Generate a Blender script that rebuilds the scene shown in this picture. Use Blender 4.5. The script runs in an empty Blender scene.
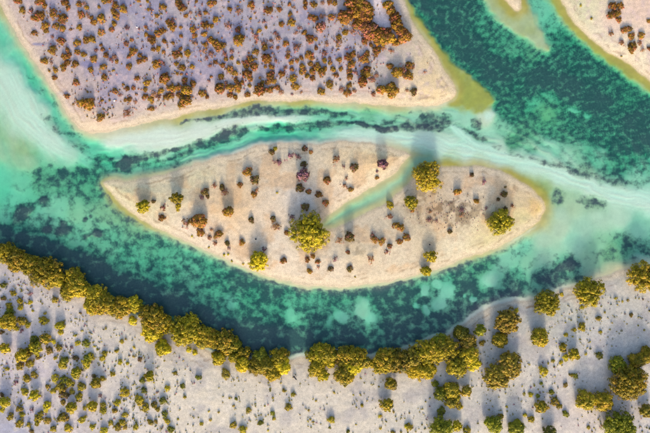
import bpy, math, random
import numpy as np
from mathutils import Vector

R = math.radians
S = 0.2            # metres on the ground for one pixel of the survey grid (650 x 433 cells in view)
CAM_H = 110.0      # height of the drone above the water
SUN_EL, SUN_AZ = 16.5, 2.5   # degrees; azimuth off due south (towards +x)

scene = bpy.context.scene
col = scene.collection

# ------------------------------------------------------------------ camera
cam_d = bpy.data.cameras.new('camera'); cam = bpy.data.objects.new('camera', cam_d); col.objects.link(cam)
cam.location = (0, 0, CAM_H); cam.rotation_euler = (0, 0, 0)
cam_d.sensor_width = 36; cam_d.lens = 36*CAM_H/(650*S)
cam_d.clip_start = 1; cam_d.clip_end = 3000
scene.camera = cam

# ------------------------------------------------------------------ sky and sun
world = bpy.data.worlds.new('World'); scene.world = world; world.use_nodes = True
wn = world.node_tree.nodes; wn.clear()
sky = wn.new('ShaderNodeTexSky'); sky.sky_type = 'NISHITA'; sky.sun_disc = False
sky.sun_elevation = R(SUN_EL); sky.sun_rotation = R(180-SUN_AZ)
sky.air_density = 1.0; sky.dust_density = 4.0; sky.ozone_density = 1.0
bg = wn.new('ShaderNodeBackground'); bg.inputs['Strength'].default_value = 0.15
wo = wn.new('ShaderNodeOutputWorld')
world.node_tree.links.new(sky.outputs[0], bg.inputs[0]); world.node_tree.links.new(bg.outputs[0], wo.inputs[0])

sun_d = bpy.data.lights.new('sun', 'SUN'); sun = bpy.data.objects.new('sun', sun_d); col.objects.link(sun)
sun_d.energy = 2.2; sun_d.angle = R(8.0); sun_d.color = (1.0, 0.86, 0.66)
to_sun = Vector((math.sin(R(SUN_AZ))*math.cos(R(SUN_EL)), -math.cos(R(SUN_AZ))*math.cos(R(SUN_EL)), math.sin(R(SUN_EL))))
sun.rotation_euler = (-to_sun).to_track_quat('-Z', 'Y').to_euler()
sun.location = to_sun*150

vs = scene.view_settings
vs.view_transform = 'Standard'; vs.look = 'None'; vs.gamma = 1.0; vs.use_curve_mapping = False
vs.exposure = 1.18
scene.cycles.transparent_max_bounces = 24
scene.cycles.max_bounces = 6; scene.cycles.diffuse_bounces = 3

# ------------------------------------------------------------------ small helpers
def lin(c):
    c = np.asarray(c, float)/255.0
    return np.where(c <= 0.04045, c/12.92, ((c+0.055)/1.055)**2.4)

def sstep(a, b, x):
    t = np.clip((x-a)/(b-a), 0, 1); return t*t*(3-2*t)

def vnoise(x, y, seed):
    xi = np.floor(x).astype(np.int64); yi = np.floor(y).astype(np.int64)
    fx = x-xi; fy = y-yi; fx = fx*fx*fx*(fx*(fx*6-15)+10); fy = fy*fy*fy*(fy*(fy*6-15)+10)
    def h(a, b):
        n = (a*374761393 + b*668265263 + seed*1442695041) & 0xffffffff
        n = ((n ^ (n >> 13))*1274126177) & 0xffffffff
        return ((n ^ (n >> 16)) & 0xffff)/65535.0
    return (h(xi, yi)*(1-fx)+h(xi+1, yi)*fx)*(1-fy) + (h(xi, yi+1)*(1-fx)+h(xi+1, yi+1)*fx)*fy

def fbm(x, y, scale, seed, octs=4):
    v = 0; a = 0.5; t = 0
    for i in range(octs):
        v = v + a*vnoise(x/scale+17.3*i, y/scale-9.1*i, seed+i); t += a; a *= 0.5; scale *= 0.5
    return v/t

def sdf(poly, X, Y):
    """signed distance in cells, positive inside"""
    P = np.array(poly, float); Q = np.roll(P, -1, 0)
    d2 = np.full(X.shape, 1e12); ins = np.zeros(X.shape, bool)
    for (ax, ay), (bx, by) in zip(P, Q):
        dx, dy = bx-ax, by-ay; L = dx*dx+dy*dy+1e-12
        t = np.clip(((X-ax)*dx+(Y-ay)*dy)/L, 0, 1)
        d2 = np.minimum(d2, (X-ax-t*dx)**2+(Y-ay-t*dy)**2)
        c = (ay > Y) != (by > Y)
        ins ^= c & (X < (bx-ax)*(Y-ay)/(by-ay if by != ay else 1e-9)+ax)
    d = np.sqrt(d2)
    return np.where(ins, d, -d)

def smooth_poly(p, n=2, closed=True):
    p = [tuple(map(float, q)) for q in p]
    for _ in range(n):
        o = []
        for i in range(len(p)):
            a, b = p[i], p[(i+1) % len(p)]
            o += [(a[0]*.75+b[0]*.25, a[1]*.75+b[1]*.25), (a[0]*.25+b[0]*.75, a[1]*.25+b[1]*.75)]
        p = o
    return p

# ------------------------------------------------------------------ survey of the shores (grid cells)
BANK = [(-2,0),(8,20),(18,38),(30,56),(42,73),(50,86),(60,100),(68,113),(76,124),(84,131),(92,134),(105,133),(120,129),(140,125),
        (163,120),(180,117),(196,113),(215,108),(238,104),(260,101),(285,101),(310,101),(335,102),(360,103),(380,105),(400,107),
        (420,107),(440,105),(452,101),(458,95),(453,84),(447,72),(438,58),(430,46),(421,33),(414,22),(408,12),(402,0),(385,-40),
        (350,-150),(300,-700),(-700,-700),(-200,-250),(-40,-60)]
WEDGE = [(390,-40),(402,0),(408,12),(421,33),(438,58),(453,84),(458,95),(450,103),(458,108),(470,113),(485,112),(493,106),(495,99),
         (486,88),(470,73),(454,60),(437,42),(421,19),(409,0),(398,-40)]
NEAST = [(540,-60),(556,-10),(567,12),(583,33),(600,46),(615,56),(632,68),(650,80),(700,110),(1100,300),(1100,-700),(400,-700)]
NE_OLIVE = [(520,-60),(549,0),(561,18),(576,37),(594,52),(612,67),(630,80),(650,94),(700,126),(720,110),(660,60),(600,20),(560,-30)]
SPIT = [(480,-60),(500,-5),(508,5),(516,12),(521,10),(521,2),(516,-20),(505,-60)]
SPIT_OLIVE = [(465,-60),(484,4),(505,26),(530,43),(545,52),(553,50),(547,38),(537,20),(527,0),(512,-60)]
ISLAND = [(100,182),(115,180.5),(130,180),(145,178),(160,174.5),(175,171),(190,166.5),(208,160.5),(222,156),(240,151),(258,145.5),
          (275,142.5),(295,141.5),(310,142.5),(325,143),(345,141),(360,140.5),(378,144),(398,148),(410,155),(425,163),(440,167),(455,166.5),
          (475,166),(492,168),(510,176),(528,186),(540,196),(546,206),(543,215),(535,224),(522,233),(506,243),(490,251),(472,257),
          (455,263),(440,268),(422,273),(400,279),(378,284),(350,287),(325,287),(300,284),(280,279),(262,275),(245,268),(230,261),
          (215,254),(200,247),(185,240),(168,233),(152,227),(140,219),(128,210),(117,200),(108,191)]
CREEK = [(440,146),(420,148),(409,158),(398,169),(385,179),(368,190),(350,200),(336,210),(325,219),(320,227),(326,231),(338,228),
         (352,221),(368,212),(384,204),(396,196),(405,187),(413,178),(422,170),(440,166)]
LOWER = [(-700,-40),(-100,190),(0,244),(20,252),(40,262),(60,271),(80,283),(100,297),(120,305),(140,313),(160,322),(180,331),(200,341),
         (215,348),(235,353),(255,353),(280,352),(300,350),(330,352),(370,350),(395,345),(420,338),(445,329),(465,320),(482,310),
         (500,303),(520,300),(540,297),(560,291),(580,284),(600,276),(620,270),(650,265),(750,245),(1100,180),(1100,1100),(-700,1100)]

# bed control points: x, y, depth (m), seagrass cover (with painted shade along the fringe), olive algae
BED = [(0,5,.15,0,.3),(5,38,.55,0,0),(15,56,.6,0,0),(25,70,.65,0,0),(35,85,.7,.1,0),(50,97,.7,.1,0),(60,112,.6,0,0),(75,132,.6,0,0),(92,147,.65,.05,0),
(105,156,.7,.15,0),(0,70,.15,0,.25),(10,100,.17,0,.3),(20,120,.16,0,.3),(30,110,.14,0,.15),(40,112,.12,0,.05),(8,50,.35,0,.05),(15,75,.25,0,.1),
(28,95,.22,0,.1),(10,135,.2,0,.5),(25,148,.22,.05,.55),(50,150,.2,0,.1),(0,150,.2,0,.3),(25,162,.22,0,.35),(70,157,.22,0,.05),(45,138,.18,0,.1),(85,160,.45,.1,0),
(0,180,.6,0,0),(10,195,.7,.1,0),(5,215,.8,.25,0),(20,183,.5,.1,.1),(40,178,.5,.45,.3),(60,180,.6,.68,.2),(80,173,.7,.65,.2),(100,180,.6,.55,.3),(90,190,.55,.45,.3),
(55,207,.45,.12,.1),(75,213,.4,.12,.3),(90,224,.45,.25,.2),(102,212,.38,.3,.4),(30,214,.6,.3,0),(20,225,.9,.45,0),(50,225,.6,.35,0),(75,235,.6,.3,.1),
(120,212,.35,.35,.5),(112,200,.3,.3,.5),(140,228,.38,.4,.45),(110,238,.6,.42,.1),(150,243,.65,.45,.2),(130,258,.8,.48,0),(170,252,.65,.42,.1),(160,270,.9,.5,0),
(190,262,.75,.45,0),(215,268,.85,.55,0),(205,288,.85,.5,0),(240,280,1.05,.75,0),(250,300,1.05,.62,0),(225,303,.85,.5,0),(275,291,1.15,.8,0),(270,310,.95,.6,0),
(290,300,.75,.4,.1),(295,315,.7,.36,.1),(310,300,.8,.5,0),(320,320,.9,.66,0),(300,290,1.0,.8,0),(340,293,1,.7,0),(345,312,.7,.48,0),(360,310,.5,.34,.1),(370,320,.6,.5,0),
(390,305,.9,.72,0),(380,292,1.0,.8,0),(400,290,1,.8,0),(410,310,1.05,.78,0),(430,290,.65,.5,0),(445,283,.6,.42,0),(440,302,.6,.42,0),(460,275,.85,.75,.1),(470,293,.95,.8,0),
(482,268,.7,.6,.3),(490,278,.45,.15,0),(503,288,.6,.45,0),(508,264,.4,.1,.05),(520,250,.5,.2,0),(530,262,.35,.15,.15),(515,277,.65,.5,0),(540,277,.55,.5,0),(500,296,.5,.65,0),
(95,278,1.2,1,0),(120,292,1.2,1,0),(145,300,1.2,1,0),(172,313,1.2,1,0),(195,325,1.2,1,0),(220,335,1.2,1,0),(250,341,1.1,1,0),(275,340,1.1,.95,0),(300,340,1,.92,0),(80,270,1.2,1,0),(40,250,1.2,1,0),(350,338,1,.82,0),(400,330,.9,.78,0),(440,317,.7,.72,0),(470,307,.45,.66,0),(60,259,1.3,1,0),(20,241,1.2,.95,0),(5,236,1.2,.9,0),  # along the fringe: cover raised to paint the trees' shadow into the bed
(545,240,.15,0,.12),(560,215,.13,0,.1),(575,240,.28,0,0),(600,220,.15,0,.05),(620,215,.15,0,0),(640,228,.4,.05,0),(600,245,.35,.12,.25),(568,268,.5,.55,0),(545,255,.25,.1,.1),
(610,252,.4,.42,.5),(627,247,.6,.55,.25),(642,250,.6,.5,0),(590,262,.3,.1,.3),(612,266,.15,0,.4),(640,262,.3,.1,.1),(585,228,.2,0,.05),
(110,140,.3,0,0),(140,140,.02,0,0),(170,137,.02,0,0),(200,130,.05,0,0),(120,138,.06,0,0),(155,143,.05,0,0),(230,122,.14,0,0),(260,118,.2,0,0),(300,119,.3,0,0),(100,150,.55,0,0),(118,153,.5,.05,0),(95,163,.6,.5,0),
(130,150,.22,0,0),(150,148,.15,0,0),(120,173,.5,0,.1),(150,166,.5,.25,.1),(180,158,.5,.25,.1),(210,150,.55,0,0),(240,146,.5,0,0),(270,135,.85,0,0),(290,134,.8,0,0),(310,132,.6,0,0),(330,136,.3,0,.05),
(360,133,.2,0,0),(390,137,.12,0,0),(345,110,.5,.05,.1),(370,112,.42,.1,.25),(400,111,.3,0,.2),(420,112,.25,0,0),(300,106,.3,.2,.5),(250,106,.2,.15,.5),(215,114,.14,0,.45),(185,122,.12,0,.45),(155,128,.06,0,.2),
(350,118,.4,0,0),(380,120,.3,.05,0),(440,150,.1,0,0),(470,151,.1,0,0),(500,155,.09,0,0),(530,161,.07,0,0),(560,173,.07,0,0),(590,185,.09,0,0),(620,195,.12,0,0),(650,202,.2,0,0),(500,145,.15,0,0),
(490,138,.2,0,0),(486,116,.05,0,.1),(460,122,.22,0,0),(450,138,.15,0,0),(420,138,.1,0,0),(405,140,.12,0,.05),(470,138,.3,.1,0),(425,152,.22,0,.3),
(450,156,.15,.05,.75),(480,159,.14,0,.55),(510,172,.1,0,.6),(530,182,.1,0,.75),(545,190,.14,0,.75),(555,197,.18,.2,.5),(595,202,.2,.35,.35),(570,206,.15,0,.3),(550,217,.12,0,.4),(560,230,.12,0,.15),(545,226,.1,0,.4),
(513,142,.5,.5,.5),(525,128,.5,.5,.4),(505,130,.35,.2,.1),(530,150,.35,.3,.2),(540,158,.2,.1,0),
(420,8,1.3,.86,0),(440,30,1.4,.88,0),(470,50,1.5,.92,0),(500,70,1.4,.9,0),(480,90,1.1,.84,0),(455,52,1.1,.8,.1),(430,22,1.1,.8,.1),(445,5,1.2,.84,0),(530,98,1,.74,.1),(512,112,.8,.64,.2),(500,100,.9,.7,.3),
(545,115,.6,.5,.5),(560,135,.6,.54,.3),(580,130,.8,.66,.1),(600,140,.9,.7,0),(620,148,1.1,.8,0),(640,120,1.3,.92,0),(645,145,1.2,.88,0),(600,100,1.3,.92,0),(570,85,1.2,.88,0),(550,60,1.0,.74,0),(540,76,1.3,.92,0),(520,62,1.0,.75,0),
(580,68,1.1,.72,0),(610,88,1,.7,.2),(632,100,.8,.6,.3),(648,112,1,.75,0),(556,20,.6,.32,0),(543,12,.5,.2,0),(562,42,.9,.6,0),(530,55,.6,.5,.4),(500,33,.7,.55,.1),(488,17,.7,.55,0),(515,48,.6,.45,.2),(472,8,.9,.75,0),
(620,163,.6,.58,0),(650,165,.5,.42,0),(600,156,.4,.34,0),(580,151,.35,.32,.1),(552,147,.25,.1,0),(640,180,.3,.2,0),(565,160,.2,.1,0),(585,176,.25,.35,.3)]
# single dark seagrass beds: x, y, rx, ry, angle (deg, clockwise), strength
BEDS = [(43,201,6,4.5,0,.6),(22,214,13,6,-42,.6),(62,232,9,5,0,.5),(45,229,6,4,0,.5),(97,234,6.5,4.5,0,.6),(84,219,2.6,2.6,0,.6),(90,216,2.2,2,0,.5),(62,224,4,3,0,.5),(86,236,4,3,0,.5),
(125,165,7,6,0,.55),(158,160,6,1.8,-10,.35),(170,158,6,1.6,-10,.3),(186,153,8,3.2,-15,.5),(224,135,9,5,-25,.3),
(384,129,11,3.6,0,.3),(477,123.5,6,4.5,20,.65),(545,163,9,3.0,10,.4),(565,167.5,11,2.4,15,.45),(590,177,14,3.2,15,.25),(617,183,6,2.4,10,.4),(558,196,4.5,8,0,.5),(595,202,18,2.8,3,.35),(500,252,7,2,-10,.5),
(104,158,9,3.5,10,.4),(568,266,12,5,-20,.35),(550,278,10,7,-10,.35),(515,288,7,8,0,.3)]
# weed ribbons that follow the current: strength, [(x, y, half width)]
RIBBONS = [(.8, [(118,167,4),(128,163,5),(138,159,3.2),(152,155,2),(170,150,1.3),(188,145,1.4),(203,144,3),(214,140,4.5),(226,135,5),(240,131,4),(254,129.5,2),(272,128,2.6),(294,126.5,3.2),(318,125.5,3),(340,123,2),(356,122,1),(370,126.5,2),(386,128.5,3),(402,125.5,2.8),(416,125.5,3.2),(440,128,3.4)]),
  (.75, [(180,123,.8),(208,119,1.2),(232,114,2.2),(248,111.5,3.6),(268,111,3.8),(284,113,2.2),(306,112.5,2.4),(336,113,2),(356,116,1)]),
  (.65, [(380,124,1),(394,120,1.6)]), (.75, [(424,118,3),(434,118,3.6),(448,120,3.6)]),
  (.28, [(455,124,1.2),(475,134,2.4),(498,146,2),(524,158,1.2)]), (.5, [(466,130,1),(476,135,2),(486,139,1)]),
  (.34, [(44,117,3),(58,126,6.5),(72,138,6.5),(84,149,3)]), (.2, [(28,74,2),(44,92,3.5),(60,110,3)]),
  (.22, [(340,118,1),(372,119,1.6),(400,116,1.4),(420,112,1)]), (.3, [(526,157,2),(560,166,3),(600,178,4),(640,186,3)])]
# pale sand swept clean by the current
SWEEPS = [(.03, [(86,134,4),(112,138,8),(140,140,9),(170,137,9),(200,131,7),(232,123,5),(262,118.5,4),(300,118.5,3.2),(326,118.5,2)]),
  (.10, [(318,136,2),(345,133,4),(372,135,5),(400,138,6),(425,141,8),(452,148,9),(482,154,9),(512,159,8.5),(540,167,8),(568,178,8),(598,189,8),(628,197,9),(670,204,12)]),
  (.07, [(480,109,4),(488,116,4)]), (.08, [(-20,50,10),(0,74,14),(12,98,18),(24,118,17),(40,134,11),(60,149,7),(90,162,4)]),
  (.12, [(452,126,2),(470,142,4),(490,150,4)])]
# pale sand windows in the seagrass
PALE = [(425,290,4,5,0,.7),(437,284,4,4,0,.6),(448,292,8,8,0,.5),(440,305,6,5,0,.5),(417,306,3,3.5,0,.7),(426,310,3,4,0,.6),(473,300,3.2,3,0,.8),(464,296,1.6,1.6,0,.7),(490,277,7,8,20,.5),
(361,311,6,6,0,.55),(369,317,7,5,30,.5),(365,303,4,3,40,.5),(341,318,6,6,0,.45),(330,318,2.5,8,0,.35),(252,129,5,2.8,0,.5),(267,125,4,2.5,0,.5),(575,110,7,2.4,15,.6),(589,116,4,2.4,0,.55),(550,96,9,4,25,.4),(536,104,8,6,0,.4),(548,114,6,6,0,.35),(290,318,5,9,0,.3),(232,302,6,7,0,.3)]

def ell(X, Y, e):
    x, y, rx, ry, a, s = e
    c, sn = math.cos(R(a)), math.sin(R(a))
    u = ((X-x)*c+(Y-y)*sn)/rx; v = (-(X-x)*sn+(Y-y)*c)/ry
    return s*(1-sstep(.45, 1.6, np.sqrt(u*u+v*v)))

def stroke(pts, X, Y):
    """distance over half width, signed cross distance and run along a polyline"""
    F_ = np.full(X.shape, 1e9); Cx = np.zeros(X.shape); Al = np.zeros(X.shape); run = 0
    for (ax, ay, aw), (bx, by, bw) in zip(pts, pts[1:]):
        dx, dy = bx-ax, by-ay; L = math.hypot(dx, dy); t = np.clip(((X-ax)*dx+(Y-ay)*dy)/L/L, 0, 1)
        qx, qy = X-ax-t*dx, Y-ay-t*dy; d = np.sqrt(qx*qx+qy*qy); f = d/(aw+(bw-aw)*t)
        k = f < F_; F_ = np.where(k, f, F_); Cx = np.where(k, np.sign(dx*qy-dy*qx)*d, Cx); Al = np.where(k, run+t*L, Al); run += L
    return F_, Cx, Al

# soil colours as they look in full light: x, y, sRGB
SOIL = [(60,30,(182,174,186)),(100,50,(178,173,188)),(150,30,(180,176,188)),(200,50,(178,174,186)),(250,25,(178,175,188)),(300,40,(182,177,188)),(340,60,(190,182,190)),(130,80,(192,180,184)),(100,95,(200,184,182)),
(200,80,(194,180,182)),(260,80,(186,178,186)),(310,85,(194,184,186)),(350,90,(206,194,188)),(378,18,(218,204,208)),(382,65,(196,188,184)),(400,55,(205,194,178)),(425,70,(222,202,166)),(435,90,(226,206,168)),(400,98,(222,206,176)),(30,35,(206,190,184)),(25,8,(200,186,184)),(60,90,(208,190,184)),(90,122,(228,208,188)),
(610,25,(218,196,186)),(640,10,(220,196,182)),(630,55,(222,212,190)),(585,15,(206,206,176)),(600,40,(214,212,190)),
(115,188,(206,204,168)),(140,190,(208,204,172)),(170,185,(214,206,178)),(200,175,(218,210,176)),(230,175,(220,206,180)),(260,165,(222,206,182)),(300,155,(220,206,182)),(345,160,(226,206,172)),(375,155,(230,216,178)),(345,195,(220,204,184)),(240,205,(222,194,158)),(220,200,(224,198,164)),(265,215,(220,204,184)),(300,200,(214,206,198)),(280,245,(216,206,192)),(330,260,(218,206,188)),(355,250,(214,198,170)),(395,250,(214,202,180)),(430,235,(200,186,160)),(445,212,(196,178,152)),(460,190,(216,200,178)),(480,180,(220,204,182)),(520,195,(224,204,170)),(538,205,(226,196,138)),(520,222,(198,194,152)),(490,243,(214,206,164)),(450,245,(218,210,186)),(200,235,(220,208,194)),
(20,300,(202,196,202)),(60,310,(210,202,198)),(30,360,(198,190,200)),(10,425,(168,170,192)),(70,400,(200,192,198)),(120,350,(214,206,194)),(120,400,(208,202,198)),(180,370,(216,208,194)),(230,395,(216,208,194)),(290,400,(216,208,196)),(350,395,(214,206,194)),(400,405,(208,202,192)),(430,400,(198,196,190)),(480,400,(196,194,190)),(525,340,(196,196,194)),(560,315,(194,196,190)),(560,380,(206,200,194)),(600,350,(196,194,194)),(620,310,(200,198,192)),(580,415,(206,198,196)),(640,420,(192,190,192)),(510,305,(186,188,186))]

# ------------------------------------------------------------------ terrain grid
def axis(lo, hi, far, step=1.0):
    core = list(np.arange(lo, hi+.5*step, step)); out = []; d = step; v = hi
    while v < far[1]: d *= 1.22; v += d; out.append(v)
    left = []; d = step; v = lo
    while v > far[0]: d *= 1.22; v -= d; left.append(v)
    return np.array(left[::-1]+core+out)
gx = axis(-40, 690, (-2600, 3200)); gy = axis(-40, 473, (-2700, 3100))
X, Y = np.meshgrid(gx, gy)
# organic wobble of the surveyed lines
wx = (fbm(X, Y, 16, 5, 4)-.5)*5+(fbm(X, Y, 5, 6, 2)-.5)*1.6; wy = (fbm(X, Y, 16, 9, 4)-.5)*5+(fbm(X, Y, 5, 8, 2)-.5)*1.6
XW, YW = X+wx, Y+wy
near = (X > -450) & (X < 1100) & (Y > -450) & (Y < 900)
def sd(poly, n=2): return sdf(smooth_poly(poly, n), XW, YW)
d_bank, d_ne, d_spit, d_isl, d_low = sd(BANK), sd(NEAST), sd(SPIT), sd(ISLAND), sd([(x, y+(7 if -50 < x < 450 else 3 if 450 <= x < 475 else 0)) for x, y in LOWER])
d_creek, d_wedge, d_neo, d_spo = sd(CREEK), sd(WEDGE), sd(NE_OLIVE), sd(SPIT_OLIVE)
d_land = np.maximum.reduce([d_bank, d_ne, d_spit, np.minimum(d_isl, -d_creek), d_low])
d_all = np.maximum.reduce([d_bank, d_ne, d_spit, d_isl, d_low])

def idw(pts, vals, p=3.2, soft=5.0):
    num = np.zeros(X.shape+(vals.shape[1],)); den = np.zeros(X.shape)
    for (px, py), v in zip(pts, vals):
        w = 1.0/((XW-px)**2+(YW-py)**2+soft*soft)**(p/2)
        den += w; num += w[..., None]*v
    return num/den[..., None]
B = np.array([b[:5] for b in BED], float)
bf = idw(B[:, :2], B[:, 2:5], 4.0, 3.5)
depth, grass_and_shade, algae = bf[..., 0], bf[..., 1]*1.0, bf[..., 2]
for e in BEDS: grass_and_shade = grass_and_shade + ell(XW, YW, e)
# streaks drawn out along the current
stc = fbm(X/9.0+3, d_isl/1.0, 3.0, 91, 3)
stl = fbm(Y/7.0, (d_bank+.3*Y)/1.0, 3.5, 93, 3)
chan = sstep(185, 165, Y)*sstep(85, 105, X)*(1-sstep(430, 470, X)*sstep(140, 120, Y))
lag = sstep(100, 80, X)*sstep(175, 155, Y)
depth = depth*(1+chan*1.1*(stc-.5)+lag*.9*(stl-.5)); grass_and_shade = np.clip(grass_and_shade+chan*(d_isl > -60)*.3*(stc-.5)*sstep(.02, .15, grass_and_shade), 0, 1)
swept = np.zeros(X.shape); swl = np.full(X.shape, .5)
for dep, pts in SWEEPS:
    f, cx, al = stroke(pts, XW, YW); run = sum(math.hypot(q[0]-p[0], q[1]-p[1]) for p, q in zip(pts, pts[1:]))
    m = 1-sstep(.3, 2.0, f+.6*(fbm(X, Y, 10, 97, 3)-.5))
    if run > 50: m = m*sstep(-4, 30, al)*(1-sstep(run-45, run+2, al) if pts[-1][0] < 600 else 1)
    lines = fbm(al/14.0, cx/.9, 1.6, 95, 3)
    depth = depth*(1-m)+dep*m*(.5+1.1*lines); grass_and_shade = grass_and_shade*(1-.9*m); algae = algae*(1-.7*m)
    swl = np.where(m > swept, lines, swl); swept = np.maximum(swept, m)
for st_, pts in RIBBONS:
    f, cx, al = stroke(pts, XW, YW)
    fe = f*.8+1.1*(fbm(al/3.0, cx/1.2, 2.6, 99, 3)-.5)+.5*(fbm(X, Y, 9, 101, 2)-.5)
    grass_and_shade = np.maximum(grass_and_shade, 0)+st_*.86*(1-sstep(.1, 2.1, fe))*(1-.4*np.clip(grass_and_shade, 0, 1))
for e in PALE: grass_and_shade = grass_and_shade - ell(XW, YW, e); depth = depth*(1-.35*ell(XW, YW, e))
# olive margins: very shallow, coated with algae
for d, dep, al_ in ((d_wedge, .08, 1.0), (d_neo, .11, .85), (d_spo, .08, .6)):
    m = sstep(-6, 4, d+5*(fbm(X, Y, 7, 83, 3)-.5)); depth = depth*(1-m)+dep*m; algae = algae*(1-m)+m*al_*(.6+.7*fbm(X, Y, 10, 87, 3)); grass_and_shade = grass_and_shade*(1-m)
m = sstep(-3, 4, d_creek)*sstep(-2, 3, d_isl+6)
cdep = .16+.24*sstep(400, 330, X)*sstep(0, 9, d_creek) + .10*sstep(385, 410, X)
depth = depth*(1-m)+cdep*m; algae = algae*(1-m)+.22*m; grass_and_shade = grass_and_shade*(1-m)+.05*m
depth = 1.0*(1-np.exp(-depth/1.0))*(.68-.10*sstep(190, 215, Y))*(1-.45*sstep(.55, .9, grass_and_shade))
steep = np.clip(sstep(175, 150, Y-0.0*X)*sstep(90, 110, X)*sstep(395, 370, X)*(d_isl > -22)*(d_isl > d_bank) + (d_low > d_isl)*(d_low > d_bank)*(.6-1.1*sstep(440, 500, X)), -.6, 1)
shallow = sstep(0.0, 1.0, -d_land/(12.0-4.0*steep))
algae = np.clip(algae+.42*(1-sstep(2, 12, -d_land))*(1-steep)*(d_low < -20), 0, 1)
fl = fbm(X*.35+Y*.9, Y*.35-X*.1, 9, 31, 3)
Z_w = -(0.015+depth*shallow*(0.85+0.3*fbm(X, Y, 14, 21, 3)))
dl = np.maximum(d_land, 0)*S
Z_l = 0.75*(1-np.exp(-dl/7.0)) + 0.10*(fbm(X, Y, 22, 3, 4)-.5)*sstep(2, 12, d_land) + 0.05*(fbm(X, Y, 4, 13, 3)-.5)*sstep(2, 8, d_land)
Z = np.where(d_land > 0, Z_l+.004, Z_w)
# ground colour
Cp = np.array([lin(c[2])*(.86 if c[1] < 125 and c[0] < 395 else 1) for c in SOIL]); soil = idw(np.array([c[:2] for c in SOIL], float), Cp, 3.0, 10.0)
def mixc(a, c, m): return a*(1-m[..., None]) + lin(c)*m[..., None]
n1 = fbm(X, Y, 18, 41, 4); n2 = fbm(X, Y, 6, 47, 4); n3 = fbm(X, Y, 40, 53, 3)
up = sstep(0, 6, np.maximum(d_bank, d_ne))
soil = mixc(soil, (140,140,172), up*sstep(.48, .7, n1)*.6*sstep(14, 34, d_bank))
soil = mixc(soil, (206,186,188), up*sstep(.52, .7, n2)*.5)
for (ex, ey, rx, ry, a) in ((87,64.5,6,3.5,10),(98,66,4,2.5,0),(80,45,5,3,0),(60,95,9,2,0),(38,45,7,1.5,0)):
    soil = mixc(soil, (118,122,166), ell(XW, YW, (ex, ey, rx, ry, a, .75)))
isl = sstep(4, 14, d_isl)
soil = mixc(soil, (210,172,130), isl*sstep(.48, .68, n1)*.5)
soil = mixc(soil, (184,166,148), isl*sstep(.54, .72, n2)*.35)
lit = ell(X, Y, (450,211,34,17,0,1.0)) + ell(X, Y, (360,245,14,10,0,.6))+ell(X, Y, (425,198,16,8,0,.6))
soil = mixc(soil, (112,92,66), np.clip(lit, 0, 1)*sstep(.50, .66, fbm(X, Y, 5.5, 61, 2))*.6)
soil = mixc(soil, (226,198,120), ell(X, Y, (540,204,8,12,-20,.7))*sstep(.35, .65, n2))
low = sstep(2, 12, d_low)
soil = mixc(soil, (226,218,208), low*sstep(.5, .7, n2)*.5)
soil = mixc(soil, (172,168,174), low*sstep(.50, .7, n1)*.5)
# damp cream margin towards the water
edge = (1-sstep(2, 11, d_land+7*(n1-.5)))*(d_land > 0)*(1-low*.6)
soil = mixc(soil, (226,210,184), edge*.65)
# tide lines: a damp band at the water and broken wrack a little higher
soil = soil*(1-.16*(1-sstep(1.2, 3.2, d_land+1.6*(n2-.5)))*(d_land > 0))[..., None]
wr = np.exp(-((d_land-6.5-7*(n1-.5))/.9)**2)+.7*np.exp(-((d_land-11-9*(n3-.5))/.8)**2)
soil = mixc(soil, (150,126,100), np.clip(wr*sstep(.45, .6, n2)*.55, 0, 1)*(d_land > 1))
sandbed = lin((232,226,206))
bed = np.broadcast_to(sandbed, soil.shape)*(0.9+.2*n2[..., None])
bed = mixc(bed, (248,246,234), .8*swept)*(1+.3*swept*(swl-.5))[..., None]
oliv = lin((184,164,26))*(0.8+.4*n2[..., None])
bed = bed*(1-.85*np.clip(algae, 0, 1)[..., None]) + oliv*.85*np.clip(algae, 0, 1)[..., None]
ridge = np.exp(-((d_bank+1.5)/1.6)**2)*sstep(395, 415, X)*.5+np.exp(-((d_isl+2)/1.3)**2)*sstep(500, 515, X)*sstep(222, 232, Y)
bed = mixc(bed, (236,232,214), np.clip(ridge*.6*sstep(.2, .7, n1), 0, 1))
wet = sstep(1.5, -1.5, d_land)
soil = soil*np.array([1.02, 1.0, .97]); soil = soil*(1-sstep(12, 30, d_bank)[..., None]*(1-np.array([.95, .95, 1.01]))); soil = mixc(soil, (232,216,218), ell(XW, YW, (379,13,8,19,-25,1.0))+ell(XW, YW, (388,30,3,9,-20,.8)))
base = (soil*(1-wet[..., None]) + bed*wet[..., None])*0.80
grass_and_shade = np.clip(grass_and_shade, 0, 1)*sstep(1.5, 5, -d_land)
# how fine the seagrass mottling is (speckled in the deep channel of the upper right)
fine = sstep(410, 440, X)*sstep(170, 130, Y)*(1-sstep(.0, 1., 0*X))
nx, ny = len(gx), len(gy)
V = np.stack([(X-325)*S, (216.5-Y)*S, Z], -1).reshape(-1, 3)
ii = np.arange(nx*ny).reshape(ny, nx)
F = np.stack([ii[1:, :-1], ii[1:, 1:], ii[:-1, 1:], ii[:-1, :-1]], -1).reshape(-1, 4)

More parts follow.
